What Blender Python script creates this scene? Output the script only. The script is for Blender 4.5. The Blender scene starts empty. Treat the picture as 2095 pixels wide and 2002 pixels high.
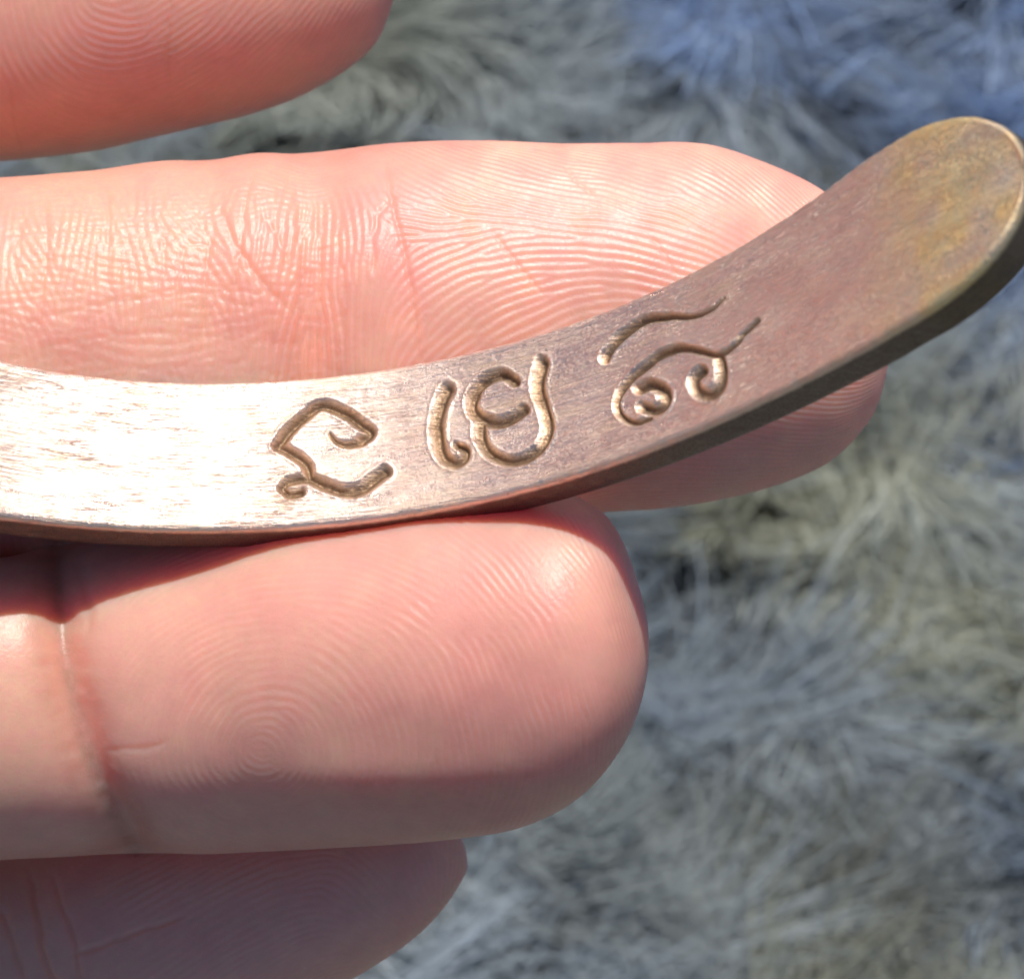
import bpy, bmesh, math, time
import numpy as np
from mathutils import Matrix, Vector
T0 = time.time()
sc = bpy.context.scene
rng = np.random.default_rng(7)

# ------------------------------------------------------------------ frame of the close-up
S = 0.0475 / 2095.0            # metres per unit of the measuring grid (0.0227 mm)
D = 7000.0                     # camera distance in grid units (0.159 m)
H = 0.15                       # height of the hand above the rug, metres
PITCH = math.radians(30)       # camera looks down, 30 degrees off the vertical
MW = Matrix.Translation((0, 0, H)) @ Matrix.Rotation(PITCH, 4, 'X')

# ------------------------------------------------------------------ camera
cd = bpy.data.cameras.new('camera')
cam = bpy.data.objects.new('camera', cd)
sc.collection.objects.link(cam)
cam.matrix_world = MW @ Matrix.Translation((0, 0, D * S))
cd.sensor_width = 36
cd.lens = 36 * D * S / 0.0475
cd.clip_start = 0.005
cd.clip_end = 50
cd.dof.use_dof = True
cd.dof.focus_distance = (D - 420) * S
cd.dof.aperture_fstop = 95
sc.camera = cam

# ------------------------------------------------------------------ light
SUN_TILT = math.radians(55.5)
elev = math.radians(120) - SUN_TILT
w = bpy.data.worlds.new('World'); sc.world = w; w.use_nodes = True
nt = w.node_tree
bg = nt.nodes['Background']
sky = nt.nodes.new('ShaderNodeTexSky'); sky.sky_type = 'NISHITA'; sky.sun_disc = False
sky.sun_elevation = elev; sky.sun_rotation = 0.0; sky.ozone_density = 6.0; sky.dust_density = 0.4
nt.links.new(sky.outputs[0], bg.inputs[0]); bg.inputs[1].default_value = 0.07
sd = bpy.data.lights.new('sun', 'SUN'); sd.energy = 4.3; sd.angle = math.radians(0.9); sd.color = (1, 0.95, 0.88)
sun = bpy.data.objects.new('sun', sd); sc.collection.objects.link(sun)
sdir = Vector((math.sin(math.radians(7)) * math.cos(elev), math.cos(math.radians(7)) * math.cos(elev), math.sin(elev)))
sun.rotation_euler = sdir.to_track_quat('Z', 'Y').to_euler()
sun.location = (0, 0.6, 1.0)
sc.view_settings.view_transform = 'Standard'; sc.view_settings.look = 'None'
sc.view_settings.exposure = 0.27; sc.view_settings.gamma = 1
sc.cycles.use_denoising = True
sc.cycles.max_bounces = 8

# ------------------------------------------------------------------ helpers
def tag(o, label=None, cat=None, group=None, kind=None):
    for k, v in (('label', label), ('category', cat), ('group', group), ('kind', kind)):
        if v: o[k] = v
    return o

def link(name, me, mat=None, parent=None, mw=None):
    o = bpy.data.objects.new(name, me); sc.collection.objects.link(o)
    if mat: me.materials.append(mat)
    if parent: o.parent = parent
    elif mw is not None: o.matrix_world = mw
    return o

def mesh_np(name, V, F, smooth=True):
    """F: (n,4) quads; a repeated last index means a triangle"""
    me = bpy.data.meshes.new(name)
    F = np.asarray(F)
    me.vertices.add(len(V)); me.vertices.foreach_set('co', np.asarray(V, np.float32).ravel())
    tri = F[:, 2] == F[:, 3]
    q, t = F[~tri], F[tri][:, :3]
    loops = np.concatenate([q.ravel(), t.ravel()])
    tot = np.concatenate([np.full(len(q), 4), np.full(len(t), 3)])
    start = np.concatenate([[0], np.cumsum(tot)[:-1]])
    me.loops.add(len(loops)); me.loops.foreach_set('vertex_index', loops.astype(np.int32))
    me.polygons.add(len(tot)); me.polygons.foreach_set('loop_start', start.astype(np.int32))
    me.polygons.foreach_set('loop_total', tot.astype(np.int32))
    me.update(calc_edges=True); me.validate()
    if smooth: me.polygons.foreach_set('use_smooth', np.ones(len(tot), bool))
    return me

def attr(me, name, A):
    A = np.asarray(A, np.float32)
    if A.ndim == 1:
        a = me.attributes.new(name, 'FLOAT', 'POINT'); a.data.foreach_set('value', A)
    else:
        a = me.attributes.new(name, 'FLOAT_VECTOR', 'POINT'); a.data.foreach_set('vector', A.ravel())

def catmull(P, n):
    """smooth curve through P, n points evenly spaced by length"""
    P = np.asarray(P, float)
    d = np.r_[0, np.cumsum(np.sqrt(np.linalg.norm(np.diff(P, axis=0), axis=1)))]
    m = np.zeros_like(P)
    m[1:-1] = ((P[2:] - P[1:-1]) / (d[2:] - d[1:-1])[:, None] * (d[1:-1] - d[:-2])[:, None]
               + (P[1:-1] - P[:-2]) / (d[1:-1] - d[:-2])[:, None] * (d[2:] - d[1:-1])[:, None]) / (d[2:] - d[:-2])[:, None]
    m[0] = (P[1] - P[0]) / (d[1] - d[0]); m[-1] = (P[-1] - P[-2]) / (d[-1] - d[-2])
    q = np.linspace(0, d[-1], 40 * len(P))
    k = np.clip(np.searchsorted(d, q, 'right') - 1, 0, len(P) - 2)
    h = (d[k + 1] - d[k]); t = ((q - d[k]) / h)[:, None]; h = h[:, None]
    C = ((2*t**3 - 3*t**2 + 1) * P[k] + (t**3 - 2*t**2 + t) * h * m[k]
         + (-2*t**3 + 3*t**2) * P[k+1] + (t**3 - t**2) * h * m[k+1])
    L = np.r_[0, np.cumsum(np.linalg.norm(np.diff(C, axis=0), axis=1))]
    qs = np.linspace(0, L[-1], n)
    return np.stack([np.interp(qs, L, C[:, i]) for i in range(C.shape[1])], 1), L[-1]

def seg_dist(px, py, P):
    """distance to polyline P and the fraction along it"""
    P = np.asarray(P, float)
    best = np.full(px.shape, 1e9); fr = np.zeros(px.shape)
    n = len(P) - 1
    for i in range(n):
        a, b = P[i, :2], P[i + 1, :2]
        ab = b - a; L2 = max(ab @ ab, 1e-9)
        t = np.clip(((px - a[0]) * ab[0] + (py - a[1]) * ab[1]) / L2, 0, 1)
        d = np.hypot(px - a[0] - t * ab[0], py - a[1] - t * ab[1])
        m = d < best
        best = np.where(m, d, best); fr = np.where(m, (i + t) / n, fr)
    return best, fr

def vnoise(x, y, seed=0):
    """smooth value noise, -1..1"""
    r = np.random.default_rng(seed); tb = r.uniform(-1, 1, (256, 256))
    xi = np.floor(x).astype(int); yi = np.floor(y).astype(int)
    fx = x - xi; fy = y - yi
    fx = fx*fx*fx*(fx*(fx*6-15)+10); fy = fy*fy*fy*(fy*(fy*6-15)+10)
    g = lambda a, b: tb[a % 256, b % 256]
    return (g(xi, yi)*(1-fx)*(1-fy) + g(xi+1, yi)*fx*(1-fy) + g(xi, yi+1)*(1-fx)*fy + g(xi+1, yi+1)*fx*fy)

def smooth01(x, a, b):
    t = np.clip((x - a) / (b - a), 0, 1); return t*t*(3-2*t)

def loc(x, y, wv):
    """grid point seen at photo position (x, y), at height wv towards the camera -> local metres"""
    k = (D - wv) / D
    return np.stack([(x - 1047.5) * k * S, (1001 - y) * k * S, wv * S + 0 * x], -1)

# node helpers
def mat_new(name):
    m = bpy.data.materials.new(name); m.use_nodes = True
    n = m.node_tree; b = n.nodes['Principled BSDF']
    return m, n, b
def N(n, t, **kw):
    x = n.nodes.new(t)
    for k, v in kw.items():
        if k.startswith('i_'): x.inputs[k[2:].replace('_', ' ')].default_value = v
        else: setattr(x, k, v)
    return x
def vattr(n, name):
    a = N(n, 'ShaderNodeAttribute'); a.attribute_name = name; return a
def math_n(n, op, a, b=None, c=None, clamp=False):
    x = N(n, 'ShaderNodeMath', operation=op, use_clamp=clamp)
    for i, v in enumerate((a, b, c)):
        if v is None: continue
        if isinstance(v, (int, float)): x.inputs[i].default_value = v
        else: n.links.new(v, x.inputs[i])
    return x.outputs[0]
def mixc(n, f, a, b, mode='MIX'):
    x = N(n, 'ShaderNodeMix', data_type='RGBA', blend_type=mode)
    for s, v in ((x.inputs[0], f), (x.inputs[6], a), (x.inputs[7], b)):
        if isinstance(v, (int, float)): s.default_value = v
        elif isinstance(v, tuple): s.default_value = (*v, 1)
        else: n.links.new(v, s)
    return x.outputs[2]

# ================================================================== SKIN MATERIAL
def skin_material():
    m, n, b = mat_new('skin')
    tint = vattr(n, 'tint'); rid = vattr(n, 'ridge')
    tc = N(n, 'ShaderNodeTexCoord')
    no = N(n, 'ShaderNodeTexNoise', i_Scale=900.0, i_Detail=4.0, i_Roughness=0.6)
    n.links.new(tc.outputs['Object'], no.inputs['Vector'])
    no2 = N(n, 'ShaderNodeTexNoise', i_Scale=5200.0, i_Detail=3.0, i_Roughness=0.7)
    n.links.new(tc.outputs['Object'], no2.inputs['Vector'])
    f = math_n(n, 'MULTIPLY_ADD', no.outputs[0], 0.28, 0.86)
    col = mixc(n, 1.0, tint.outputs['Vector'], f, 'MULTIPLY')
    no3 = N(n, 'ShaderNodeTexNoise', i_Scale=2600.0, i_Detail=3.0, i_Roughness=0.7)
    n.links.new(tc.outputs['Object'], no3.inputs['Vector'])
    col = mixc(n, math_n(n, 'MULTIPLY_ADD', no3.outputs[0], 2.0, -.85, clamp=True), col, (0.72, 0.30, 0.26))
    g = math_n(n, 'MULTIPLY', rid.outputs['Fac'], -0.14, clamp=True)
    col = mixc(n, g, col, (0.42, 0.15, 0.09))
    n.links.new(col, b.inputs['Base Color'])
    b.subsurface_method = 'BURLEY'
    b.inputs['Subsurface Weight'].default_value = 1.0
    b.inputs['Subsurface Radius'].default_value = (1.0, 0.2, 0.1)
    b.inputs['Subsurface Scale'].default_value = 0.0034
    rr = math_n(n, 'MULTIPLY_ADD', no2.outputs[0], 0.34, 0.26)
    n.links.new(rr, b.inputs['Roughness'])
    b.inputs['Specular IOR Level'].default_value = 0.5
    bp = N(n, 'ShaderNodeBump', i_Strength=0.8, i_Distance=0.00003)
    n.links.new(no2.outputs[0], bp.inputs['Height'])
    n.links.new(bp.outputs[0], b.inputs['Normal'])
    return m
SKIN = skin_material()

# ================================================================== FRICTION RIDGES
def ridge_map(shape, step, orient, period, seed, iters=7, K=12, soft=1.0):
    """grows papillary ridges along an orientation field (radians, grid axes: rows=y, cols=x)"""
    r = np.random.default_rng(seed)
    h, wd = shape
    ph, pw = h + 48, wd + 48
    f = r.normal(size=(ph, pw))
    O = np.pad(orient, ((24, 24), (24, 24)), mode='edge')
    fy = np.fft.fftfreq(ph)[:, None]; fx = np.fft.rfftfreq(pw)[None, :]
    f0 = step / period
    rad = np.hypot(fx, fy); ang = np.arctan2(fy, fx)
    bank = []
    for k in range(K):
        th = math.pi * k / K + math.pi / 2        # wave vector is normal to the ridge
        dth = np.angle(np.exp(2j * (ang - th))) / 2
        bank.append(np.exp(-((rad - f0) / (0.30 * f0))**2) * np.exp(-(dth / 0.22)**2))
    u = (O % math.pi) / math.pi * K
    k0 = np.floor(u).astype(int) % K; fr = u - np.floor(u)
    for it in range(iters):
        Ff = np.fft.rfft2(f); out = np.zeros_like(f)
        for k in range(K):
            g = np.fft.irfft2(Ff * bank[k], s=f.shape)
            wgt = np.where(k0 == k, 1 - fr, 0) + np.where((k0 + 1) % K == k, fr, 0)
            out += g * wgt
        f = np.tanh(2.2 * out / (out.std() + 1e-9) * soft)
    return f[24:-24, 24:-24]

def orient_field(X, Y, samples):
    """samples: (x, y, dx, dy) ridge directions in photo axes, blended as double angles"""
    cs = np.zeros_like(X); sn = np.zeros_like(X)
    for x, y, dx, dy in samples:
        a = 2 * math.atan2(dy, dx)
        wgt = 1.0 / (((X - x)**2 + (Y - y)**2) + 2500.0)**1.5
        cs += wgt * math.cos(a); sn += wgt * math.sin(a)
    return np.arctan2(sn, cs) / 2

# ================================================================== FINGERS
STEP = 3.6
finger_info = {}
def finger(name, top, bottom, wc_pts, kz, detail, x_dense=-70):
    """top / bottom: outline from the base to the shared tip point, in photo grid; wc_pts: (x, height of the axis)."""
    full = np.array(top + bottom[::-1][1:], float)
    C, L = catmull(full, 4000)
    ti = np.argmin(np.linalg.norm(C - np.array(top[-1]), axis=1))
    A = C[:ti + 1]; B = C[ti:][::-1]
    def frac(P, q):
        l = np.r_[0, np.cumsum(np.linalg.norm(np.diff(P, axis=0), axis=1))]; l /= l[-1]
        return np.stack([np.interp(q, l, P[:, i]) for i in (0, 1)], 1)
    LA = np.linalg.norm(np.diff(A, axis=0), axis=1).sum()
    # where does the dense part begin
    q = np.linspace(0, 1, 3000); cx = (frac(A, q)[:, 0] + frac(B, q)[:, 0]) / 2
    q0 = q[np.argmax(cx > x_dense)]
    nd = int((1 - q0) * LA / STEP)
    qd = np.linspace(q0, 1, nd + 1)[:-1]
    nc = 26
    qc = q0 * (1 - (1 - np.linspace(0, 1, nc + 1)[:-1])**1.0)
    qq = np.r_[qc, qd]
    P, Q = frac(A, qq), frac(B, qq)
    wx = np.array(wc_pts, float)
    cxx = (P[:, 0] + Q[:, 0]) / 2
    # smooth interpolation of the axis height
    order = np.argsort(wx[:, 0]); wx = wx[order]
    xs = np.linspace(wx[0, 0], wx[-1, 0], 600); ws = np.interp(xs, wx[:, 0], wx[:, 1])
    kk = np.hanning(61); kk /= kk.sum(); ws = np.convolve(np.pad(ws, 30, mode='edge'), kk, 'valid')
    wc = np.interp(cxx, xs, ws)
    k = ((D - wc) / D)[:, None]
    c0 = np.array([1047.5, 1001.0])
    P = (P - c0) * k; Q = (Q - c0) * k
    Cn = (P + Q) / 2; R = (P - Q) / 2
    r = np.linalg.norm(R, axis=1); Rn = np.abs(r).max()
    nf = int(math.pi * np.median(r[nc:]) / STEP)
    th = np.r_[np.linspace(0, math.pi, nf + 1), np.linspace(math.pi, 2 * math.pi, 61)[1:-1]]
    ct, st = np.cos(th), np.sin(th)
    e = 0.92
    ctp = np.sign(ct) * np.abs(ct)**e; stp = np.sign(st) * np.abs(st)**e
    kzv = np.interp(cxx, [z[0] for z in kz], [z[1] for z in kz])
    V = np.zeros((len(qq), len(th), 3))
    V[:, :, 0] = Cn[:, 0, None] + R[:, 0, None] * ctp
    V[:, :, 1] = Cn[:, 1, None] + R[:, 1, None] * ctp
    V[:, :, 2] = wc[:, None] + (r * kzv)[:, None] * stp
    V[:, :, 1] *= -1                                      # up is +
    # normals
    du = np.gradient(V, axis=0); dv = np.roll(V, -1, 1) - np.roll(V, 1, 1)
    Nn = np.cross(du, dv); Nn /= np.linalg.norm(Nn, axis=2, keepdims=True) + 1e-12
    ctr = np.stack([Cn[:, 0], -Cn[:, 1], wc], 1)[:, None, :]
    if ((V - ctr) * Nn).sum() < 0: Nn = -Nn
    # photo position of each vertex
    kp = D / (D - V[:, :, 2])
    X = V[:, :, 0] * kp + 1047.5; Y = 1001 - V[:, :, 1] * kp
    front = smooth01(stp, -0.15, 0.25)[None, :] * np.ones_like(X)
    hgt, rid = detail(X, Y, nc, nf, front, r, Rn, st)
    hgt = hgt * front
    # fade at the pole
    V = V + Nn * hgt[:, :, None]
    n1, n2 = len(qq), len(th)
    VV = V.reshape(-1, 3)
    tip = np.array([[*(C[ti] - c0) * k[-1, 0] * [1, -1], wc[-1]]])
    base = np.array([[Cn[0, 0], -Cn[0, 1], wc[0]]])
    VV = np.concatenate([VV, tip, base]) * S
    i = np.arange(n1 - 1)[:, None] * n2; j = np.arange(n2)[None, :]; j2 = (j + 1) % n2
    F = np.stack([i + j, i + j2, i + n2 + j2, i + n2 + j], -1).reshape(-1, 4)
    jt = np.arange(n2); tI = n1 * n2
    Ft = np.stack([(n1-1)*n2 + jt, (n1-1)*n2 + (jt+1) % n2, np.full(n2, tI), np.full(n2, tI)], 1)
    Fb = np.stack([(jt+1) % n2, jt, np.full(n2, tI+1), np.full(n2, tI+1)], 1)
    F = np.concatenate([F, Ft, Fb])
    # outward winding
    a, b_, c_ = VV[F[0, 0]], VV[F[0, 1]], VV[F[0, 2]]
    nrm = np.cross(b_ - a, c_ - a)
    if np.dot(nrm, a - base[0] * S) < 0:
        F2 = F[:, ::-1].copy(); tri = F[:, 2] == F[:, 3]; F2[tri] = F[tri][:, [1, 0, 2, 3]]; F = F2
    me = mesh_np(name, VV, F)
    attr(me, 'ridge', np.r_[rid.ravel(), 0, 0])
    finger_info[name] = (ctr[:nc+1, 0], r[:nc+1], kzv[:nc+1], len(VV))
    o = link(name, me)
    return o

def unroll_orient(Ori, st):
    """photo-plane direction -> unrolled surface direction; rows run along the finger"""
    dx, dy = np.cos(Ori), np.sin(Ori)
    da = dy / np.maximum(np.abs(st)[None, :], 0.4)
    return np.arctan2(dx, da)           # grid axes: x = around (cols, downwards in photo), y = along (rows)

def creases(X, Y, lst):
    h = np.zeros_like(X)
    for pts, wd, dep in lst:
        P, _ = catmull(pts, max(6, 4 * len(pts)))
        x0, x1, y0, y1 = P[:, 0].min() - 4*wd, P[:, 0].max() + 4*wd, P[:, 1].min() - 4*wd, P[:, 1].max() + 4*wd
        m = (X > x0) & (X < x1) & (Y > y0) & (Y < y1)
        if not m.any(): continue
        jx = X[m] + 3.5 * vnoise(X[m]/23, Y[m]/23, 5); jy = Y[m] + 3.5 * vnoise(X[m]/23+40, Y[m]/23, 6)
        d, fr = seg_dist(jx, jy, P)
        tap = np.clip(np.minimum(fr, 1 - fr) * 6 + 0.25, 0, 1)
        h[m] += -dep * tap * np.exp(-(d / wd)**2)
    return h

def full_detail(samples, period, seed, amp_fn, crease_list, second=None, bulge=None):
    def f(X, Y, nc, nf, front, r, Rn, st):
        sub = (slice(nc, None), slice(0, nf + 1))
        x, y = X[sub], Y[sub]
        Ori = orient_field(x, y, samples) + (0.10 + (0.5 * (1 - smooth01(x, 560, 800)) if second else 0)) * vnoise(x/(130 if not second else 75), y/130, seed + 3)
        G = unroll_orient(Ori, st[:nf+1])
        R1 = ridge_map(x.shape, STEP, G, period, seed)
        amp = amp_fn(x, y)
        rr = R1 * (0.8 + 0.35 * vnoise(x/37, y/37, seed + 9)) * amp
        if second:
            s2, p2, a2 = second
            O2 = orient_field(x, y, s2) + 0.35 * vnoise(x/60, y/60, seed + 5)
            R2 = ridge_map(x.shape, STEP, unroll_orient(O2, st[:nf+1]), p2, seed + 1, iters=3)
            rr = rr + R2 * a2(x, y)
        if second:
            for q_, (ax_, ay_) in enumerate(((30, 52), (19, 30), (44, 22))):
                cn = vnoise(x/ax_ + .3 * y/ay_, y/ay_, seed + 60 + q_)
                rr = rr - (1.15, .8, .7)[q_] * np.exp(-(np.abs(cn) / .11)**2) * (1 - smooth01(x, 640, 830)) * smooth01(y, 320, 420)
        pole = np.clip(r[nc:] / 60, 0, 1)[:, None]
        h = rr * pole
        cr = creases(x, y, crease_list)
        h = h * np.exp(-np.maximum(-cr, 0) / 22) + cr
        hg = np.zeros_like(X); rd = np.zeros_like(X)
        hg[sub] = h; rd[sub] = np.clip(h, -6, 6) / 3.0
        if bulge is not None: hg += bulge(X, Y)
        # edges of the map fade out
        edge = smooth01(np.minimum(np.arange(nf+1), nf - np.arange(nf+1)), 0, 10)
        rd[sub] *= edge[None, :]
        hg[nc:, :nf+1] = np.where(edge[None, :] < 1, hg[nc:, :nf+1] * edge[None, :] + (0 if bulge is None else bulge(X, Y)[sub]) * (1 - edge[None, :]), hg[nc:, :nf+1])
        return hg, rd
    return f

# ---- middle finger: lies flat behind the bangle
m_top = [(-1750, 420), (-1200, 395), (-600, 380), (0, 363), (204, 350), (407, 328), (611, 309), (815, 291), (1000, 290), (1147, 296),
         (1298, 293), (1401, 298), (1503, 315), (1606, 349), (1700, 404), (1765, 480), (1803, 570), (1818, 680)]
m_bot = [(-1750, 1250), (-1200, 1230), (-600, 1195), (0, 1165), (300, 1135), (600, 1105), (900, 1078), (1227, 1047), (1387, 1037), (1515, 1014),
         (1622, 982), (1707, 939), (1782, 854), (1808, 775), (1818, 680)]
m_samp = [(860, 340, 1, .55), (960, 370, 1, .38), (1100, 400, 1, .32), (1300, 400, 1, .42), (1450, 420, 1, .5), (1600, 460, .8, .6),
          (900, 560, 1, -.5), (870, 660, .9, -.7), (960, 520, 1, -.28), (1050, 560, 1, -.22), (1150, 500, 1, .05), (1000, 640, 1, -.5), (1120, 620, 1, -.3),
          (1300, 510, 1, .25), (1400, 550, 1, .35), (850, 450, 1, .2), (790, 520, .35, -1), (700, 560, .05, 1), (640, 450, -.1, 1), (560, 500, .12, 1), (480, 560, .1, 1),
          (560, 700, .02, 1), (380, 620, .08, 1), (250, 600, .15, 1), (100, 500, .3, 1), (0, 600, .2, 1), (300, 430, .3, 1), (740, 700, .0, 1), (740, 370, .5, 1)]
def m_amp(x, y):
    tipz = smooth01(x, 700, 860)
    return 1.35 * (1 + .35 * vnoise(x/60, y/60, 209)) * tipz + (1 - tipz) * (0.7 + 1.1 * np.exp(-((x - 640) / 90)**2)) * smooth01(y, 330, 470)
m_cr = [([(790, 320), (800, 400), (815, 470), (835, 560), (850, 660), (858, 760)], 5, 6),
        ([(812, 400), (775, 440), (762, 520), (770, 560)], 5, 5),
        ([(450, 425), (472, 480), (510, 540), (560, 600), (600, 640)], 6, 7),
        ([(520, 350), (500, 430), (490, 520), (470, 600), (462, 700)], 5, 5),
        ([(540, 440), (575, 500), (590, 560)], 5, 5),
        ([(435, 470), (420, 560), (415, 650), (408, 740)], 4.5, 5),
        ([(608, 380), (615, 500), (612, 620), (610, 740)], 7, 6),
        ([(645, 400), (652, 500), (655, 620), (650, 730)], 4.5, 4), ([(690, 470), (700, 580), (700, 700)], 4.5, 4),
        ([(90, 420), (96, 520), (82, 640), (78, 700)], 5, 4.5), ([(218, 390), (222, 470), (218, 560), (225, 600)], 5, 4.5),
        ([(0, 560), (90, 535), (170, 530), (280, 540)], 4, 2.4), ([(120, 640), (260, 615), (390, 600), (520, 590)], 4, 2.2),
        ([(60, 715), (200, 690), (330, 680), (460, 690)], 4, 2.2), ([(0, 480), (120, 470), (300, 480)], 4, 3),
        ([(1010, 470), (1060, 540), (1110, 600)], 4, 4), ([(1150, 340), (1190, 380), (1215, 400)], 4, 4), ([(1330, 480), (1370, 540), (1390, 570)], 4, 3.5),
        ([(340, 480), (330, 580), (325, 700)], 4, 3.5), ([(280, 560), (285, 640), (275, 720)], 4, 3.5), ([(375, 500), (365, 600), (370, 720)], 4, 4)]
m_cr = [(a_, b_, c_ * .62) for a_, b_, c_ in m_cr]
m_second = ([(0, 500, 1, .15), (500, 500, 1, .1), (800, 600, 1, -.1)], 17, lambda x, y: 0.5 * (1 - smooth01(x, 560, 820)) * (0.6 + 0.6 * vnoise(x/80, y/80, 31)))
def m_bulge(X, Y):
    return (-26 * np.exp(-((X - 640 + 0.05 * (Y - 600)) / 70)**2) - 10 * np.exp(-((X - 430) / 60)**2) + 14 * vnoise(X/160, Y/160, 77) * 0.5)
fm = finger('middle', m_top, m_bot, [(-1750, -120), (-600, -30), (400, 0), (1200, 0), (1900, 20)], [(-1000, .92), (600, .86), (1900, .82)],
            full_detail(m_samp, 17, 11, m_amp, m_cr, m_second, m_bulge))

# ---- ring finger: in front, tip curled up a little
r_top = [(-1750, 1300), (-1200, 1250), (-600, 1180), (0, 1140), (110, 1112), (400, 1062), (700, 1012), (950, 984), (1100, 990), (1179, 1016),
         (1238, 1057), (1281, 1131), (1318, 1238), (1327, 1330)]
r_bot = [(-1750, 1990), (-1200, 1930), (-600, 1830), (0, 1756), (150, 1752), (320, 1748), (640, 1735), (907, 1718), (1067, 1695), (1174, 1642),
         (1259, 1548), (1307, 1441), (1327, 1330)]
def ell_samp(cx, cy, ratio, pts):
    out = []
    for x, y in pts:
        rx, ry = x - cx, y - cy
        out.append((x, y, ry * ratio, -rx / ratio))
    return out
gp = [(cx, cy) for cx in range(230, 1320, 110) for cy in range(1080, 1740, 90)]
gp += [(540 + q_ * math.cos(a_), 1535 + .65 * q_ * math.sin(a_)) for q_ in (22, 45, 75) for a_ in np.linspace(0, 6.28, 13)[:-1]]
r_samp = ell_samp(540, 1535, 1.22, gp)
def r_amp(x, y):
    a = smooth01(x, 180, 330) * 0.85 * (0.7 + 0.6 * vnoise(x/85, y/85, 207) + .3 * vnoise(x/28, y/28, 208))
    a = a * (1 - .5 * np.exp(-((x - 540)**2 + (y - 1535)**2) / 60.0**2))
    return a * (0.55 + 0.45 * smooth01(y, 1050, 1200)) * (1 - 0.6 * smooth01(y, 1560, 1660)) * (1 - .35 * smooth01(x, 1150, 1300))
DC = [(112, 1080), (116, 1180), (125, 1280), (142, 1390), (165, 1480), (192, 1570), (225, 1650), (275, 1735), (300, 1790)]
r_cr = [(DC, 30, 17), (DC, 60, 10), ([(215, 1540), (300, 1530), (345, 1515)], 6, 2), 
        ([(150, 1110), (175, 1200), (180, 1300)], 11, 3)]
def r_bulge(X, Y):
    dc = np.interp(Y, [p[1] for p in DC], [p[0] for p in DC])
    side = X - dc
    b = -14 * np.exp(-(side / 95)**2) + 4 * vnoise(X/180+9, Y/180, 78)
    b += 26 * np.exp(-((X - 760) / 330)**2 - ((Y - 1330) / 220)**2)
    b += -16 * np.exp(-((X - 800) / 400)**2 - ((Y - 1665) / 50)**2) + 10 * np.exp(-((X - 820) / 260)**2 - ((Y - 1590) / 55)**2)
    return b
fr = finger('ring', r_top, r_bot, [(-1750, -50), (-700, 230), (-300, 215), (0, 195), (220, 150), (420, 170), (650, 250), (1000, 340), (1200, 430), (1327, 475)],
            [(-1000, .95), (300, .95), (1327, .98)], full_detail(r_samp, 15.5, 23, r_amp, r_cr, None, r_bulge))

# ---- index finger: furthest back, upper left
i_top = [(-1750, -310), (-1200, -330), (-600, -350), (0, -372), (300, -390), (520, -388), (660, -352), (750, -285), (800, -190), (818, -90)]
i_bot = [(-1750, 440), (-1200, 420), (-600, 375), (0, 328), (102, 318), (204, 304), (306, 280), (407, 257), (509, 232), (611, 196), (713, 137), (764, 92), (795, 30), (818, -90)]
i_samp = [(0, 0, .1, 1), (20, 120, .35, 1), (110, 0, .2, 1), (130, 90, .6, 1), (200, 130, 1, .5), (160, 190, 1, .6), (260, 150, 1, .05), (230, 60, 1, .4), (230, 215, 1, .1), (330, 130, 1, -.35), (350, 60, 1, -.5), (330, 20, 1, -.7),
          (450, 100, 1, -.55), (500, 20, 1, -.75), (560, 100, 1, -.6), (650, 40, 1, -.95), (700, 60, .8, -1), (300, -100, 1, .1), (600, -150, .2, -1), (380, 220, 1, -.3)]
i_cr = [([(350, -20), (348, 60), (345, 130), (347, 180)], 6, 2.5), ([(430, 130), (470, 122), (500, 110)], 4, 3), ([(20, 180), (30, 260), (40, 310)], 5, 3)]
fi = finger('index', i_top, i_bot, [(-1750, -260), (-600, -380), (0, -420), (818, -430)], [(-1000, .92), (818, .9)],
            full_detail(i_samp, 16.5, 37, lambda x, y: 0.8 * (1 - .5 * smooth01(y, 190, 300)) + 0*x, i_cr, None, None))

# ---- little finger: lowest, in the shade of the ring finger
l_top = [(-1550, 2000), (-1000, 1890), (-600, 1800), (0, 1672), (300, 1622), (600, 1598), (760, 1605), (880, 1648), (940, 1705), (956, 1772)]
l_bot = [(-1550, 2700), (-1000, 2600), (-600, 2500), (0, 2330), (300, 2215), (500, 2115), (650, 2042), (715, 2003), (747, 1985), (843, 1921), (907, 1857), (945, 1800), (956, 1772)]
l_samp = [(0, 1800, 0, 1), (100, 1950, .3, 1), (300, 1850, 1, -.3), (500, 1820, 1, -.2), (650, 1780, 1, -.1), (700, 1800, .6, 1), (800, 1750, .7, 1), (850, 1850, .4, 1), (500, 1960, 1, -.3), (930, 1800, 0, 1), (250, 1980, 1, -.35)]
l_cr = [([(60, 1780), (75, 1880), (100, 1990), (130, 2050)], 7, 8), ([(0, 1850), (25, 1930), (50, 2010)], 7, 6), ([(110, 1790), (120, 1840), (145, 1900), (165, 2010)], 6, 6),
        ([(140, 1955), (230, 1925), (300, 1900), (380, 1870)], 5, 5)]
fl = finger('little', l_top, l_bot, [(-1550, -260), (-700, -160), (0, -270), (400, -190), (956, -120)], [(-1000, .92), (956, .92)],
            full_detail(l_samp, 16, 51, lambda x, y: 0.6 * smooth01(x, 150, 300) + 0*y, l_cr, None, None))
print('fingers', round(time.time() - T0, 1))

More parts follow.
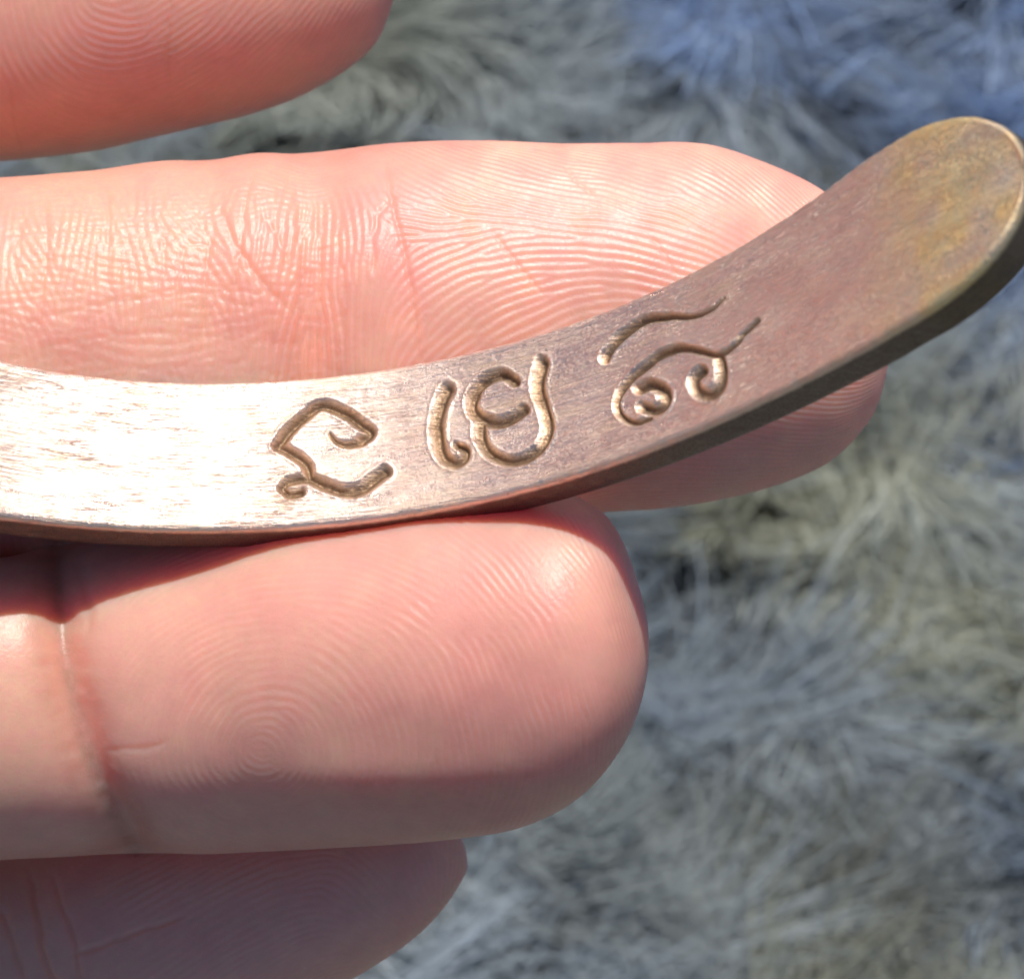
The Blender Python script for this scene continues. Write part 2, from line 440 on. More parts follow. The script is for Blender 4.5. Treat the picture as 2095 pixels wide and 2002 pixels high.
# ---- palm, thumb and forearm: coarse shapes fused into one skin
def blob(bm, p, rad, q=None, rad2=None, sq=(1, 1, 1)):
    """ball, or a row of balls from p to q"""
    pts = [(p, rad)]
    if q is not None:
        L = (Vector(q) - Vector(p)).length; n = max(2, int(L / (0.16 * min(rad, rad2 or rad))))
        pts = [(Vector(p).lerp(Vector(q), i / n), rad + ((rad2 or rad) - rad) * i / n) for i in range(n + 1)]
    for c, rr in pts:
        M = Matrix.Translation(Vector((c[0], c[1], c[2])) * S) @ Matrix.Diagonal((rr * S * sq[0], rr * S * sq[1], rr * S * sq[2], 1))
        bmesh.ops.create_icosphere(bm, subdivisions=3, radius=1, matrix=M)
bm = bmesh.new()
for nm in ('index', 'middle', 'ring', 'little'):
    ctr, rr, kz, _ = finger_info[nm]
    n = len(ctr)
    for t in np.arange(0, n - 12, 0.5):
        a = int(t); f = t - a
        c = ctr[a] * (1 - f) + ctr[a+1] * f; r_ = (rr[a] * (1 - f) + rr[a+1] * f)
        g = 1.0 + 0.03 * (1 - t / n) - 0.06 * (t / (n - 12))**2
        M = Matrix.Translation(Vector(c) * S) @ Matrix.Diagonal((r_ * g * S * .6, r_ * g * S, r_ * g * kz[a] * S, 1))
        bmesh.ops.create_icosphere(bm, subdivisions=3, radius=1, matrix=M)
ctrs = [finger_info[nm][0][0] for nm in ('index', 'middle', 'ring', 'little')]
wrist = [(-5600, 420 - 500, -620), (-5600, 150 - 500, -640), (-5600, -150 - 500, -640), (-5600, -420 - 500, -620)]
for c, wq in zip(ctrs, wrist):
    blob(bm, tuple(c), 430, wq, 520)
blob(bm, (-3900, 250, -420), 720, (-2700, 300, -380), 520, (1, 1, .8))      # ball of the thumb
blob(bm, (-4300, -1150, -480), 620, (-2900, -1250, -430), 480, (1, 1, .8))   # little-finger side of the palm
blob(bm, (-4600, 250, -520), 560, (-3300, 1500, -260), 430)                  # thumb, base
blob(bm, (-3300, 1500, -260), 430, (-2500, 2300, -150), 380)
blob(bm, (-2500, 2300, -150), 380, (-1900, 2750, -60), 330)
blob(bm, (-5600, -250, -640), 640, (-12500, -900, -900), 900, (1, 1.05, .8))
blob(bm, (-5600, -750, -640), 620, (-12500, -1300, -900), 880, (1, 1.05, .8))
pm = bpy.data.meshes.new('palm'); bm.to_mesh(pm); bm.free()
po = link('palm', pm)
md = po.modifiers.new('r', 'REMESH'); md.mode = 'VOXEL'; md.voxel_size = 0.0009; md.use_smooth_shade = True
sm = po.modifiers.new('s', 'SMOOTH'); sm.factor = 0.5; sm.iterations = 8
dg = bpy.context.evaluated_depsgraph_get()
pm2 = bpy.data.meshes.new_from_object(po.evaluated_get(dg)); po.modifiers.clear(); po.data = pm2
for a in list(pm2.attributes):
    pass
attr(pm2, 'ridge', np.zeros(len(pm2.vertices)))
print('palm', len(pm2.vertices), round(time.time() - T0, 1))
for f_ in (fm, fr, fi, fl):
    b_ = po.modifiers.new('u', 'BOOLEAN'); b_.operation = 'UNION'; b_.object = f_; b_.solver = 'MANIFOLD'
dg = bpy.context.evaluated_depsgraph_get()
hm = bpy.data.meshes.new_from_object(po.evaluated_get(dg))
print('hand', len(hm.vertices), [a.name for a in hm.attributes], round(time.time() - T0, 1))
for o in (po, fm, fr, fi, fl): bpy.data.objects.remove(o)
hm.polygons.foreach_set('use_smooth', np.ones(len(hm.polygons), bool))
hm.name = 'person'
V = np.zeros(len(hm.vertices) * 3, np.float32); hm.vertices.foreach_get('co', V); V = V.reshape(-1, 3) / S
kp = D / (D - V[:, 2]); X = V[:, 0] * kp + 1047.5; Y = 1001 - V[:, 1] * kp
def gau(cx, cy, sx, sy): return np.exp(-((X - cx) / sx)**2 - ((Y - cy) / sy)**2)[:, None]
tint = np.array([0.70, 0.33, 0.25]) * np.ones((len(V), 3))
def mix(c, f):
    global tint; tint = tint * (1 - f) + np.array(c) * f
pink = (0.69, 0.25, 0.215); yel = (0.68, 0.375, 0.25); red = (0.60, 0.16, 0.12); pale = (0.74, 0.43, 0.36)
mix(yel, .8 * gau(150, 500, 420, 260)); mix(yel, .5 * gau(520, 340, 120, 60))
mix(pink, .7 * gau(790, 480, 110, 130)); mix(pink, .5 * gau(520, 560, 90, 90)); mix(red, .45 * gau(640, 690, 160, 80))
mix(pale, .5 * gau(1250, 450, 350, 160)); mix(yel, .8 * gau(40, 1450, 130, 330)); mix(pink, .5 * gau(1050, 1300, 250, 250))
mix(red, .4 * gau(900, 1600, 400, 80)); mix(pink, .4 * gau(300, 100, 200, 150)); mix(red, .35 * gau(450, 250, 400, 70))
mix(yel, .5 * gau(0, 1950, 120, 120))
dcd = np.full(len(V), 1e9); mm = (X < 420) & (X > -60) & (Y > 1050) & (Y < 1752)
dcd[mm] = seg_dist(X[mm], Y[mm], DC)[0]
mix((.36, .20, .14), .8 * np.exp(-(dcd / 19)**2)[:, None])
bl = vnoise(X/95, Y/95, 91)[:, None] * .6 + vnoise(X/33, Y/33, 92)[:, None] * .4
mix(pink, np.clip(bl, 0, 1) * .5); mix(yel, np.clip(-bl, 0, 1) * .45)
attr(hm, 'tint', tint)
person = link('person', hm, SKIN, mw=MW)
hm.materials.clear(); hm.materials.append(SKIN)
tag(person, 'bare hand turned palm up, its fingers pointing right and cradling the engraved bronze bangle', 'person')

# ================================================================== BANGLE
TILT = math.radians(27); sT, cT = math.sin(TILT), math.cos(TILT)
W0 = 425.0
e_top = [(-60, 727), (0, 736), (107, 752), (267, 773), (427, 781), (587, 773), (747, 753), (907, 726), (1067, 688), (1227, 638), (1334, 593), (1441, 539), (1547, 478), (1654, 410), (1761, 336)]
e_bot = [(-60, 1041), (0, 1051), (107, 1065), (267, 1078), (427, 1081), (640, 1072), (854, 1046), (1067, 1001), (1281, 928), (1494, 843), (1654, 763), (1814, 672)]
ct_, _ = catmull(e_top, 900); cb_, _ = catmull(e_bot, 900)
xs = np.linspace(-40, 1761, 400)
yt = np.interp(xs, ct_[:, 0], ct_[:, 1]); yb = np.interp(xs, cb_[:, 0], cb_[:, 1])
yc = (yt + yb) / 2
pc = np.polyfit(xs / 1000, yc, 5); yc = np.polyval(pc, xs / 1000)
yoff = 1001 - yc
y0 = (1001 - yc[np.argmax(yc)]) * (D - W0) / D
hh = (yoff * (D - W0) - D * y0) / (D * sT + yoff * cT)
ww = W0 + hh * cT; yy = y0 + hh * sT; xx = (xs - 1047.5) * (D - ww) / D
# half width: bottom edge point moves along a = (0,-cT,sT)
def halfw(yo, sgn):
    # y = yy - sgn*b*cT ; w = ww + sgn*b*sT ; yo = y*D/(D-w)
    return (yy * D - yo * (D - ww)) / (sgn * (D * cT - yo * sT))
hb = halfw(1001 - yb, 1); ht = halfw(1001 - yt, -1)
hw_ = (hb + ht) / 2; hwp = np.polyfit(xs / 1000, hw_, 4); hw_ = np.polyval(hwp, xs / 1000)
# profile in the plane (x, h)
prof = np.stack([xx, hh], 1)
print('halfwidth', hw_[[0, 100, 200, 300, 399]].round(), 'h', hh[[0, 100, 200, 300, 399]].round(), 'x', xx[[0, 200, 399]].round())
dl = prof[0] - prof[6]; angL = math.atan2(dl[1], dl[0])     # direction leaving to the left
# left part, out of view: bends round towards the camera and back to the right
left = [prof[0]]; a = angL; step = 40.0
Ltot = 0
while Ltot < 5200:
    rad = 1350 if Ltot > 250 else 1500
    a -= step / rad
    left.append(left[-1] + step * np.array([math.cos(a), math.sin(a)])); Ltot += step
left = np.array(left[1:])[::-1]
dr = prof[-1] - prof[-8]; dr /= np.linalg.norm(dr)
ar = math.atan2(dr[1], dr[0]); right = [prof[-1]]
TIPL = 372.0
for i in range(int(TIPL / 5)):
    ar -= 5 / 1500.0; right.append(right[-1] + 5 * np.array([math.cos(ar), math.sin(ar)]))
right = np.array(right[1:])
pts = np.concatenate([left, prof, right])
hwv = np.concatenate([np.full(len(left), hw_[0]), hw_, np.full(len(right), hw_[-1])])
L = np.r_[0, np.cumsum(np.linalg.norm(np.diff(pts, axis=0), axis=1))]
Ltot = L[-1]; Ld = L[len(left)]          # dense from here
TIPR = 270.0                             # rounding length of the end
def svals():
    a1 = TIPR * (1 - np.cos(np.linspace(0, math.pi / 2, 26)))
    a_ = a1
    b1 = np.linspace(TIPR, Ld, 150)[1:]
    c1 = np.arange(Ld, Ltot - TIPR, 3.2)[1:]
    d1 = Ltot - TIPR * (1 - np.sin(np.linspace(0, math.pi / 2, 120)))
    return np.r_[a_, b1, c1, d1]
s = np.unique(np.round(svals(), 4)); s[0] = 0
px_ = np.interp(s, L, pts[:, 0]); ph_ = np.interp(s, L, pts[:, 1])
def smooth_curve(v, n=5): return v
g = np.gradient(np.stack([np.interp(np.arange(0, Ltot, 10), L, pts[:, i]) for i in (0, 1)], 1), axis=0)
g /= np.linalg.norm(g, axis=1, keepdims=True)
kk = np.hanning(15); kk /= kk.sum()
g = np.stack([np.convolve(np.pad(g[:, i], 7, mode='edge'), kk, 'valid') for i in (0, 1)], 1); g /= np.linalg.norm(g, axis=1, keepdims=True)
tx = np.interp(s, np.arange(0, Ltot, 10), g[:, 0]); tz = np.interp(s, np.arange(0, Ltot, 10), g[:, 1])
hw = np.interp(s, L, hwv)
e1 = np.clip((TIPR - s) / TIPR, 0, 1); e2 = np.clip((s - (Ltot - TIPR)) / TIPR, 0, 1)
hws = hw * (1 - np.maximum(e1, e2)**2.15)**(1 / 2.15)
nvec = np.array([0, sT, cT]); avec = np.array([0, -cT, sT]); xvec = np.array([1., 0, 0])
Cc = px_[:, None] * xvec + (np.array([0, y0, W0]) + ph_[:, None] * nvec)
Nc = -tz[:, None] * xvec + tx[:, None] * nvec           # inner face normal (towards the centre of the cuff)
Tc = tx[:, None] * xvec + tz[:, None] * nvec
TH = 88.0
FIL = 13.0
nfce = 118
qf = np.linspace(-1, 1, nfce)
# cross-section: (across fraction, inset px, depth px) listed around
sec = []
for q in qf: sec.append(('f', q, 0))
for a_ in np.linspace(0, math.pi / 2, 7)[1:]: sec.append(('c', 1, a_))
for d_ in np.linspace(FIL, TH - 16, 8)[1:]: sec.append(('s', 1, d_))
for a_ in np.linspace(0, math.pi / 2, 5)[1:]: sec.append(('d', 1, a_))
for q in np.linspace(1, -1, 22)[1:-1]: sec.append(('b', q, 0))
for a_ in np.linspace(math.pi / 2, 0, 5)[:-1]: sec.append(('d', -1, a_))
sec.append(('s', -1, TH - 16))
for d_ in np.linspace(TH - 16, FIL, 8)[1:-1]: sec.append(('s', -1, d_))
for a_ in np.linspace(math.pi / 2, 0, 7)[:-1]: sec.append(('c', -1, a_))
ns, nc_ = len(s), len(sec)
acr = np.zeros((ns, nc_)); dep = np.zeros((ns, nc_)); facem = np.zeros((ns, nc_)); endn = np.maximum(e1, e2)
for j, (t, q, a_) in enumerate(sec):
    inner = np.maximum(hws - FIL, 0)
    if t == 'f': acr[:, j] = q * inner; dep[:, j] = 8 - 8 * q * q; facem[:, j] = 1
    if t == 'c': acr[:, j] = q * (inner + np.minimum(FIL, hws) * math.sin(a_)); dep[:, j] = FIL * (1 - math.cos(a_))
    if t == 's': acr[:, j] = q * hws * 1.0; dep[:, j] = a_
    if t == 'd': acr[:, j] = q * (hws - np.minimum(16, hws) * (1 - math.cos(a_))); dep[:, j] = TH - 16 + 16 * math.sin(a_)
    if t == 'b': acr[:, j] = q * np.maximum(hws - 16, 0); dep[:, j] = TH + 14 * (1 - q * q)
# dish of the inner face: slightly hollow across
dish = np.where(facem > 0, 1, 0)
V0 = Cc[:, None, :] + avec * acr[:, :, None] - Nc[:, None, :] * dep[:, :, None]
# the end rounds along the length as well
sgn_end = np.where(s > Ltot / 2, 1.0, -1.0)
kp = D / (D - V0[:, :, 2]); X = V0[:, :, 0] * kp + 1047.5; Y = 1001 - V0[:, :, 1] * kp
# ---- engraved characters, drawn as strokes on the face
def c2(*p): return [(500 + x * .3821, 600 + y * .3821) for x, y in p]
def c3(*p): return [(1150 + x * .2802, 550 + y * .2802) for x, y in p]
glyphs = [
  [(c2((458, 752), (490, 792), (550, 806), (630, 790)), 12, 5, 9, 12), (c2((625, 785), (672, 742), (610, 690), (520, 632), (405, 600), (325, 655), (240, 730), (180, 812)), 15, 15, 13, 14),
   (c2((180, 812), (265, 862), (330, 920), (345, 985)), 14, 13, 13, 13),
   (c2((345, 985), (430, 1025), (545, 1058), (630, 1040), (700, 990), (748, 955)), 15, 13, 16, 15),
   (c2((195, 1045), (230, 1010), (300, 990), (345, 990)), 12, 10, 13, 13), (c2((200, 1040), (240, 1070), (300, 1060)), 15, 8, 14, 12)],
  [(c2((1088, 512), (1050, 600), (1032, 700), (1038, 800), (1065, 878), (1120, 908), (1172, 885), (1180, 840), (1135, 815)), 14, 16, 17, 9)],
  [(c2((1445, 470), (1390, 440), (1310, 450), (1240, 515), (1215, 600), (1250, 660), (1340, 690), (1420, 670), (1490, 625)), 15, 13, 15, 13),
   (c2((1265, 690), (1262, 770), (1310, 850), (1400, 895), (1500, 880), (1590, 810), (1625, 715), (1600, 610), (1570, 500), (1595, 375)), 14, 15, 12, 16)],
  [(c3((312, 655), (365, 560), (480, 455), (610, 372), (760, 352), (950, 350), (1090, 295), (1185, 215)), 12, 12, 10, 3)],
  [(c3((1435, 375), (1330, 470), (1240, 570), (1140, 625), (1000, 598), (870, 580), (740, 620), (600, 720), (480, 830), (410, 920), (395, 1010), (440, 1085), (540, 1120), (640, 1090)), 12, 5, 11, 7),
   (c3((560, 880), (650, 850), (735, 890), (745, 970), (670, 1030), (590, 1010)), 13, 12, 15, 13),
   (c3((1140, 640), (1165, 740), (1145, 850), (1070, 915), (985, 890), (965, 800), (1020, 745)), 11, 12, 16, 14)],
]
hmap = np.zeros_like(X); gidx = np.full(X.shape, -1); groove = np.zeros_like(X)
jx = X + 1.5 * vnoise(X/27, Y/27, 41) + .35 * vnoise(X/5, Y/5, 43); jy = Y + 1.5 * vnoise(X/27+70, Y/27, 42) + .35 * vnoise(X/4, Y/4+50, 44)
for gi, strokes in enumerate(glyphs):
    for pts_, depth, w0, wm, w1 in strokes:
        P, _ = catmull(pts_, 10 * len(pts_))
        m = (facem > 0) & (X > P[:, 0].min() - 60) & (X < P[:, 0].max() + 60) & (Y > P[:, 1].min() - 60) & (Y < P[:, 1].max() + 60)
        d, f = seg_dist(jx[m], jy[m], P)
        wd = np.where(f < .5, w0 + (wm - w0) * f * 2, wm + (w1 - wm) * (f - .5) * 2)
        wd = wd * 1.02; r_ = d / wd
        g_ = -depth * 1.08 * np.clip(1.05 - np.sqrt(r_**2 + .012), 0, 1)**0.85 * np.clip(wd / 11, .3, 1)
        g_ = g_ * (1 + .10 * vnoise(X[m]/16, Y[m]/16, 48) + .05 * vnoise(X[m]/4, Y[m]/4, 49))
        lip = (1.7 + 1.4 * vnoise(X[m]/12, Y[m]/12, 47))  * np.exp(-((r_ - 1.22) / .16)**2)
        cur = hmap[m]
        hmap[m] = np.where(g_ < -0.2, np.minimum(cur, g_), np.where(cur < 0, cur, np.maximum(cur, lip)))
        gg = groove[m]; groove[m] = np.maximum(gg, np.clip(1.1 - r_**2, 0, 1))
        ii = gidx[m]; ii[r_ < 1.3] = gi; gidx[m] = ii
# fine chatter of the hand-filed surface
sB = s[:, None] * np.ones_like(X); aB = acr
chat = 0.55 * vnoise(sB/60, aB/4.2, 51) + 0.4 * vnoise(sB/14, aB/6, 52) + 0.9 * vnoise(sB/90, aB/60, 53)
edge_nick = vnoise(sB/17, aB/500, 54) * 1.3
Nv = Nc[:, None, :] * np.ones((1, nc_, 1))
V1 = V0 + Nv * ((hmap + chat * (1 - np.clip(groove, 0, 1))) * (facem > 0))[:, :, None]
cmask = np.array([1.0 if t[0] in 'c' else 0 for t in sec])
V1 += avec * (edge_nick * cmask[None, :] * np.sign(acr))[:, :, None] * .8
V1 += Nv * ((vnoise(sB/11, aB/9, 55) * 1.2) * np.array([1.0 if t[0] in 's' else 0 for t in sec])[None, :])[:, :, None] * 0
sidem = np.array([1.0 if t[0] == 's' else 0 for t in sec])
V1 += avec * (vnoise(sB/9, dep/9, 56) * 1.0 * sidem[None, :] * np.sign(acr))[:, :, None]
VV = V1.reshape(-1, 3) * S
i = np.arange(ns - 1)[:, None] * nc_; j = np.arange(nc_)[None, :]; j2 = (j + 1) % nc_
F = np.stack([i + j, i + j2, i + nc_ + j2, i + nc_ + j], -1).reshape(-1, 4)
# vertex normals from the whole surface, so that the cut-out characters shade without a seam
def vnormals(V, F):
    n = np.cross(V[F[:, 2]] - V[F[:, 0]], V[F[:, 3]] - V[F[:, 1]])
    o = np.zeros_like(V)
    for c in range(4):
        for ax in range(3): o[:, ax] += np.bincount(F[:, c], n[:, ax], len(V))
    return o / (np.linalg.norm(o, axis=1, keepdims=True) + 1e-20)
VN = vnormals(VV, F)
mid = (ns // 2) * nc_ + nfce // 2
if np.dot(VN[mid], Nc[ns // 2]) < 0: F = F[:, ::-1].copy(); VN = -VN
fg = gidx.reshape(-1)[F].min(1)
stain = (smooth01(sB, Ltot - 400, Ltot - 200) * (0.85 + 0.5 * vnoise(sB/55, aB/55, 61)))
uvv = np.stack([sB, aB, dep], -1).reshape(-1, 3) * 0.001
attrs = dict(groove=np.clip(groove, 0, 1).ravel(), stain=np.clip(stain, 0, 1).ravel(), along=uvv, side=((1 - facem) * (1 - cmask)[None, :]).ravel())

def bronze():
    m, n, b = mat_new('bronze')
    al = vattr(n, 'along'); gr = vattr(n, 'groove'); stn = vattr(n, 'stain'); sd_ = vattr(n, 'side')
    def mp(sx, sy, sz):
        q = N(n, 'ShaderNodeMapping'); q.inputs['Scale'].default_value = (sx, sy, sz); n.links.new(al.outputs['Vector'], q.inputs['Vector']); return q.outputs[0]
    def nz(v, sc_, det=3, ro=.6):
        q = N(n, 'ShaderNodeTexNoise', i_Scale=sc_, i_Detail=det, i_Roughness=ro); n.links.new(v, q.inputs['Vector']); return q.outputs[0]
    streak = nz(mp(12, 210, 60), 1.0, 4, .65)
    fine = nz(mp(1, 1, 1), 260.0, 3, .7)
    blot = nz(mp(1, 1.4, 1), 9.0, 4, .6)
    blot2 = nz(mp(5, 22, 10), 1.0, 4, .6)
    r1 = N(n, 'ShaderNodeValToRGB'); r1.color_ramp.elements[0].position = .35; r1.color_ramp.elements[1].position = .7
    r1.color_ramp.elements[0].color = (.86, .64, .53, 1); r1.color_ramp.elements[1].color = (1.0, .80, .66, 1)
    n.links.new(blot, r1.inputs[0])
    f2 = math_n(n, 'MULTIPLY_ADD', blot2, 3.0, -1.45, clamp=True)
    col = mixc(n, math_n(n, 'MULTIPLY', f2, .55), r1.outputs[0], (.88, .68, .42))
    fs = math_n(n, 'MULTIPLY_ADD', streak, 2.4, -1.05, clamp=True)
    col = mixc(n, math_n(n, 'MULTIPLY', fs, .25), col, (.52, .35, .29))
    ln = math_n(n, 'SUBTRACT', 1.0, math_n(n, 'MULTIPLY', math_n(n, 'ABSOLUTE', math_n(n, 'SUBTRACT', nz(mp(7, 130, 30), 1.0, 5, .6), .5)), 34.0), clamp=True)
    msk = math_n(n, 'MULTIPLY_ADD', nz(mp(7, 11, 5), 1.0, 3, .6), 2.2, -.8, clamp=True)
    ln = math_n(n, 'MULTIPLY', ln, msk)
    pit = math_n(n, 'MULTIPLY_ADD', nz(mp(1, 1.5, 1), 95.0, 3, .75), -7.0, 2.6, clamp=True)
    scr = N(n, 'ShaderNodeMapping'); scr.inputs['Rotation'].default_value = (0, 0, .5); scr.inputs['Scale'].default_value = (8, 160, 1); n.links.new(al.outputs['Vector'], scr.inputs['Vector'])
    sc2 = math_n(n, 'MULTIPLY_ADD', nz(scr.outputs[0], 1.0, 2, .5), 9.0, -6.0, clamp=True)
    gold_glint = math_n(n, 'MULTIPLY_ADD', nz(mp(22, 90, 30), 1.0, 5, .75), 8.0, -4.9, clamp=True)
    col = mixc(n, math_n(n, 'MULTIPLY', gold_glint, .7), col, (.95, .80, .58))  # small light glints put into the colour as pale gold flecks
    col = mixc(n, math_n(n, 'MULTIPLY', ln, .5), col, (.30, .16, .12))
    col = mixc(n, math_n(n, 'MULTIPLY', pit, .3), col, (.30, .18, .14))
    stc = mixc(n, math_n(n, 'MULTIPLY_ADD', nz(mp(1, 1, 1), 26.0, 3, .6), 2.5, -.8, clamp=True), (.86, .69, .38), (.98, .66, .28))
    col = mixc(n, math_n(n, 'MULTIPLY', stn.outputs['Fac'], .9, clamp=True), col, stc)
    gcol = mixc(n, fine, (.30, .18, .09), (.60, .39, .21))
    col = mixc(n, math_n(n, 'MULTIPLY', gr.outputs['Fac'], .8, clamp=True), col, gcol)
    col = mixc(n, math_n(n, 'MULTIPLY', sd_.outputs['Fac'], .85), col, (.10, .075, .065))  # side walls coloured dark to imitate a dark reflection
    grime = math_n(n, 'POWER', gr.outputs['Fac'], 5.0, clamp=True)
    col = mixc(n, math_n(n, 'MULTIPLY', grime, .62), col, (.13, .08, .05))
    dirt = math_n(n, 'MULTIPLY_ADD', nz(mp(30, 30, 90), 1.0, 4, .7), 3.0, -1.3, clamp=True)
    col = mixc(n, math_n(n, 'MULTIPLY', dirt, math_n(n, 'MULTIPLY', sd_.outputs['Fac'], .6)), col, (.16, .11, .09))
    n.links.new(col, b.inputs['Base Color'])
    b.inputs['Metallic'].default_value = 1.0
    rg = math_n(n, 'MULTIPLY_ADD', blot2, .34, math_n(n, 'MULTIPLY_ADD', math_n(n, 'MULTIPLY_ADD', fine, 6.0, -2.7, clamp=True), .34, .145))
    rg = math_n(n, 'ADD', rg, math_n(n, 'MULTIPLY', gr.outputs['Fac'], .12))
    rg = math_n(n, 'ADD', rg, math_n(n, 'MULTIPLY', stn.outputs['Fac'], .10))
    n.links.new(rg, b.inputs['Roughness'])
    hs = math_n(n, 'ADD', math_n(n, 'MULTIPLY', streak, 1.0), math_n(n, 'MULTIPLY', fine, .6))
    hs = math_n(n, 'SUBTRACT', hs, math_n(n, 'ADD', math_n(n, 'MULTIPLY', ln, .6), math_n(n, 'ADD', math_n(n, 'MULTIPLY', pit, .35), math_n(n, 'MULTIPLY', sc2, .35))))
    bp = N(n, 'ShaderNodeBump', i_Strength=1.0, i_Distance=0.00004)
    n.links.new(hs, bp.inputs['Height']); n.links.new(bp.outputs[0], b.inputs['Normal'])
    return m
BR = bronze()
bangle = bpy.data.objects.new('bangle', None); sc.collection.objects.link(bangle)
bangle.matrix_world = MW; bangle.empty_display_size = 0.01
tag(bangle, 'open bronze bangle with engraved script inside, lying across the fingers', 'bangle')
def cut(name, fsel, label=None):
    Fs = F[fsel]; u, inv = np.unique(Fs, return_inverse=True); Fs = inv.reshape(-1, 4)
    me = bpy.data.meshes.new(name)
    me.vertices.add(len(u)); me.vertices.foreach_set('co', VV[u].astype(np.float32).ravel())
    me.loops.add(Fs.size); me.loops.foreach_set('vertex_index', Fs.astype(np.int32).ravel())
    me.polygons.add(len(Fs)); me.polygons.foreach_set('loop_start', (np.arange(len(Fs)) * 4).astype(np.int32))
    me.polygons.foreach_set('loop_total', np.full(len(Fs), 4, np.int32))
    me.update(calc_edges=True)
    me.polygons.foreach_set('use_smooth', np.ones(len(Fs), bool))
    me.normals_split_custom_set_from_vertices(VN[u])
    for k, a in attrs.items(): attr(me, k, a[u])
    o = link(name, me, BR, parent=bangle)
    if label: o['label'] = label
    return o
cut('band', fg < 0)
gl = ['engraved character with an angular roof and a curled tail', 'engraved narrow upright stroke with a small hook at its foot', 'engraved rounded letter with an open loop and tall right stem',
      'engraved wavy stroke above the curled character', 'engraved arched character with two curled ends']
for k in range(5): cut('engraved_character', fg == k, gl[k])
print('bangle', VV.shape, round(time.time() - T0, 1))

# ================================================================== FUR RUG
def rug_material(fur=True):
    m, n, b = mat_new('fur' if fur else 'rug_backing')
    if fur:
        a = vattr(n, 'col'); n.links.new(a.outputs['Vector'], b.inputs['Base Color'])
        b.inputs['Roughness'].default_value = 0.55
    else:
        b.inputs['Base Color'].default_value = (.09, .1, .1, 1); b.inputs['Roughness'].default_value = .9
    return m
def rug():
    bm = bmesh.new()
    bmesh.ops.create_grid(bm, x_segments=60, y_segments=60, size=0.6)
    for v in bm.verts: v.co.z = 0.002 * math.sin(v.co.x * 21) * math.sin(v.co.y * 17)
    r = bmesh.ops.extrude_face_region(bm, geom=bm.faces[:])
    for v in [g for g in r['geom'] if isinstance(g, bmesh.types.BMVert)]: v.co.z -= 0.006
    bmesh.ops.recalc_face_normals(bm, faces=bm.faces[:])
    me = bpy.data.meshes.new('fur_rug'); bm.to_mesh(me); bm.free()
    o = link('fur_rug', me, rug_material(False))
    o.location = (0, 0.1, 0)
    tag(o, 'shaggy grey blue fur rug out of focus beneath the hand', 'rug')
    return o
rug_o = rug()
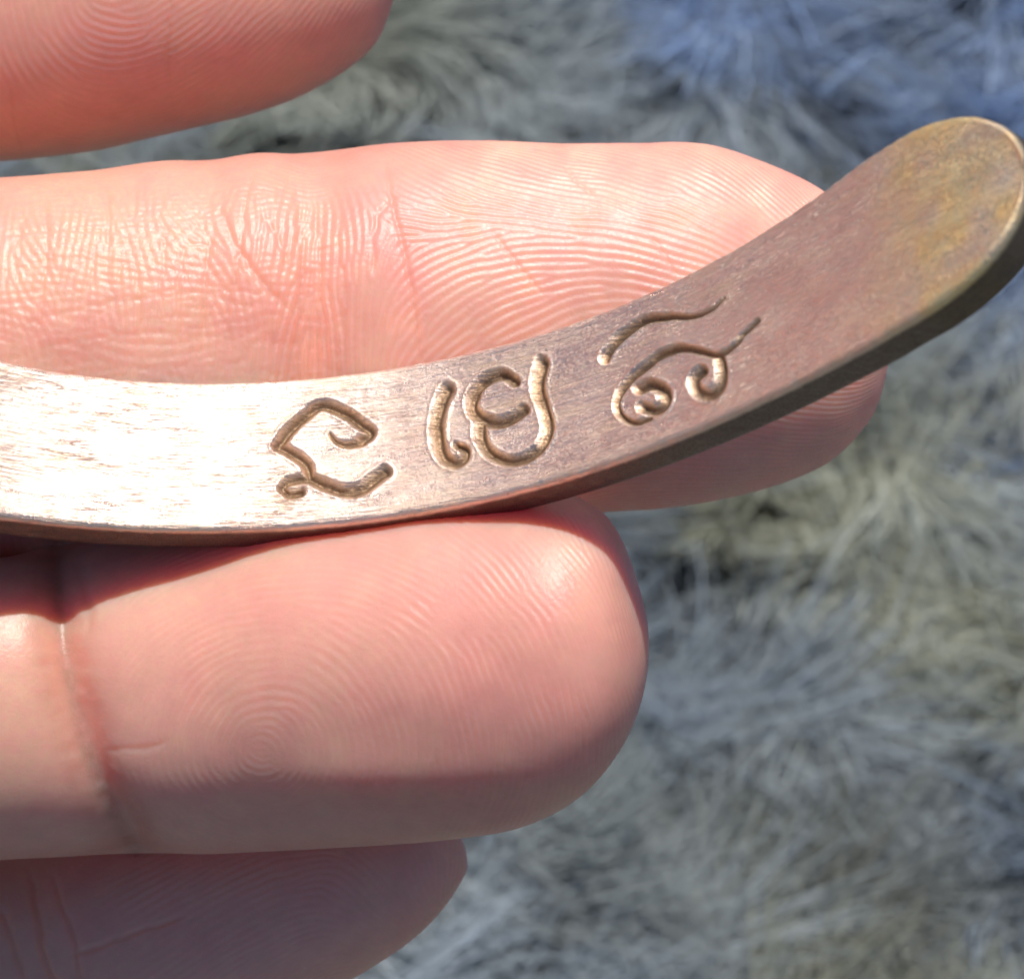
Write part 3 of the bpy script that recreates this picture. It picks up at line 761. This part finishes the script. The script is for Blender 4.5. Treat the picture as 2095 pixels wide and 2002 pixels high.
def fur():
    r = np.random.default_rng(5)
    cx, cy = 0.0, 0.085
    n1, n2 = 165000, 80000
    root = np.concatenate([np.stack([r.uniform(-.115, .115, n1) + cx, r.uniform(-.11, .125, n1) + cy], 1),
                           np.stack([r.uniform(-.55, .55, n2), r.uniform(-.45, .65, n2)], 1)])
    far = np.arange(len(root)) >= n1
    soft = np.arange(n1) < 25000                       # the dense pile thins out gradually
    root[:n1][soft] = np.stack([r.normal(cx, .16, soft.sum()), r.normal(cy, .15, soft.sum())], 1)
    n = len(root); x, y = root.T
    # lie of the pile: a flowing direction field
    sc1 = 1 / 0.055
    a = (2.2 * vnoise(x*sc1 + 3, y*sc1, 101) + 1.3 * vnoise(x*sc1*2.3, y*sc1*2.3, 102) - 0.75)
    # tufts: strands gather towards tuft centres
    x_, y_ = x + .004 * vnoise(x*170, y*170, 121), y + .004 * vnoise(x*170+50, y*170, 122)
    cell = 0.0075
    gx, gy = np.floor(x_/cell), np.floor(y_/cell)
    hsh = lambda k: (np.sin(gx*127.1 + gy*311.7 + k*74.7) * 43758.5453) % 1.0
    tx_, ty_ = (gx + hsh(1)) * cell, (gy + hsh(2)) * cell
    ta = hsh(3)
    a = a + (ta - .5) * .6 + .9 * vnoise(x*75, y*75, 123) + r.normal(0, .22, n)
    length = 0.022 * (0.75 + .5 * r.random(n)) * (0.8 + 0.5 * hsh(4))
    K = 9; t = np.linspace(0, 1, K)
    P = np.zeros((n, K, 3))
    lean = 0.62 + 0.28 * vnoise(x*40, y*40, 104) + .12 * (hsh(5) - .5)
    curl = r.normal(0, .5, n) + 2.0 * vnoise(x*48+9, y*48, 124) + (hsh(6) - .5) * 1.6
    dx = np.zeros((n, K)); dy = np.zeros((n, K)); dz = np.zeros((n, K))
    for k in range(1, K):
        ak = a + curl * t[k]
        el = (1.35 - lean * 1.5 * t[k]); el = np.maximum(el, -0.08)
        st_ = length / (K - 1)
        dx[:, k] = dx[:, k-1] + st_ * np.cos(el) * np.cos(ak)
        dy[:, k] = dy[:, k-1] + st_ * np.cos(el) * np.sin(ak)
        dz[:, k] = dz[:, k-1] + st_ * np.sin(el)
    cl = (0.42 * t**0.9)[None, :]
    P[:, :, 0] = x[:, None] + dx + (tx_ - x)[:, None] * cl
    P[:, :, 1] = y[:, None] + dy + (ty_ - y)[:, None] * cl
    P[:, :, 2] = dz * (1 - .0 * cl) + 0.0 + r.normal(0, .0006, n)[:, None] * t
    P[:, :, 2] = np.maximum(P[:, :, 2], 0.0)
    # colour: grey-green wool, bluish shadow light painted in as drifts towards upper right
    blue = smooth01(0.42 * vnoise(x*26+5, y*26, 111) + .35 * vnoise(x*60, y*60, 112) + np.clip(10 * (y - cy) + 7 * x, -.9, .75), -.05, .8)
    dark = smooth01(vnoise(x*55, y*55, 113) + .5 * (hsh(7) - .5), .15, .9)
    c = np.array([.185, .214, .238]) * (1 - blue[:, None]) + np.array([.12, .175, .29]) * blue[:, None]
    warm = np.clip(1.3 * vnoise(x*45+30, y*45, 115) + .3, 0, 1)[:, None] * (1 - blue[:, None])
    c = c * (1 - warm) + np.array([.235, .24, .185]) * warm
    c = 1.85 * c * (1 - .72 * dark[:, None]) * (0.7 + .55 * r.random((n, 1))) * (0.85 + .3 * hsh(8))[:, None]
    cu = bpy.data.hair_curves.new('fur')
    cu.add_curves([K] * n)
    cu.attributes['position'].data.foreach_set('vector', P.astype(np.float32).ravel())
    rad = cu.attributes.get('radius') or cu.attributes.new('radius', 'FLOAT', 'POINT')
    rv = ((1 - .75 * t**2)[None, :] * np.where(far, .00028, .00011)[:, None]).ravel(); rad.data.foreach_set('value', rv.astype(np.float32))
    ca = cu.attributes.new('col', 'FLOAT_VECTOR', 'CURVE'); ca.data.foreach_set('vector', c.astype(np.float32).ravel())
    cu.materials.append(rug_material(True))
    o = bpy.data.objects.new('fur', cu); sc.collection.objects.link(o)
    o.parent = rug_o; o.matrix_parent_inverse = Matrix.Translation((0, -0.1, 0))
    o['kind'] = 'stuff'
    return o
fur()
print('done', round(time.time() - T0, 1))
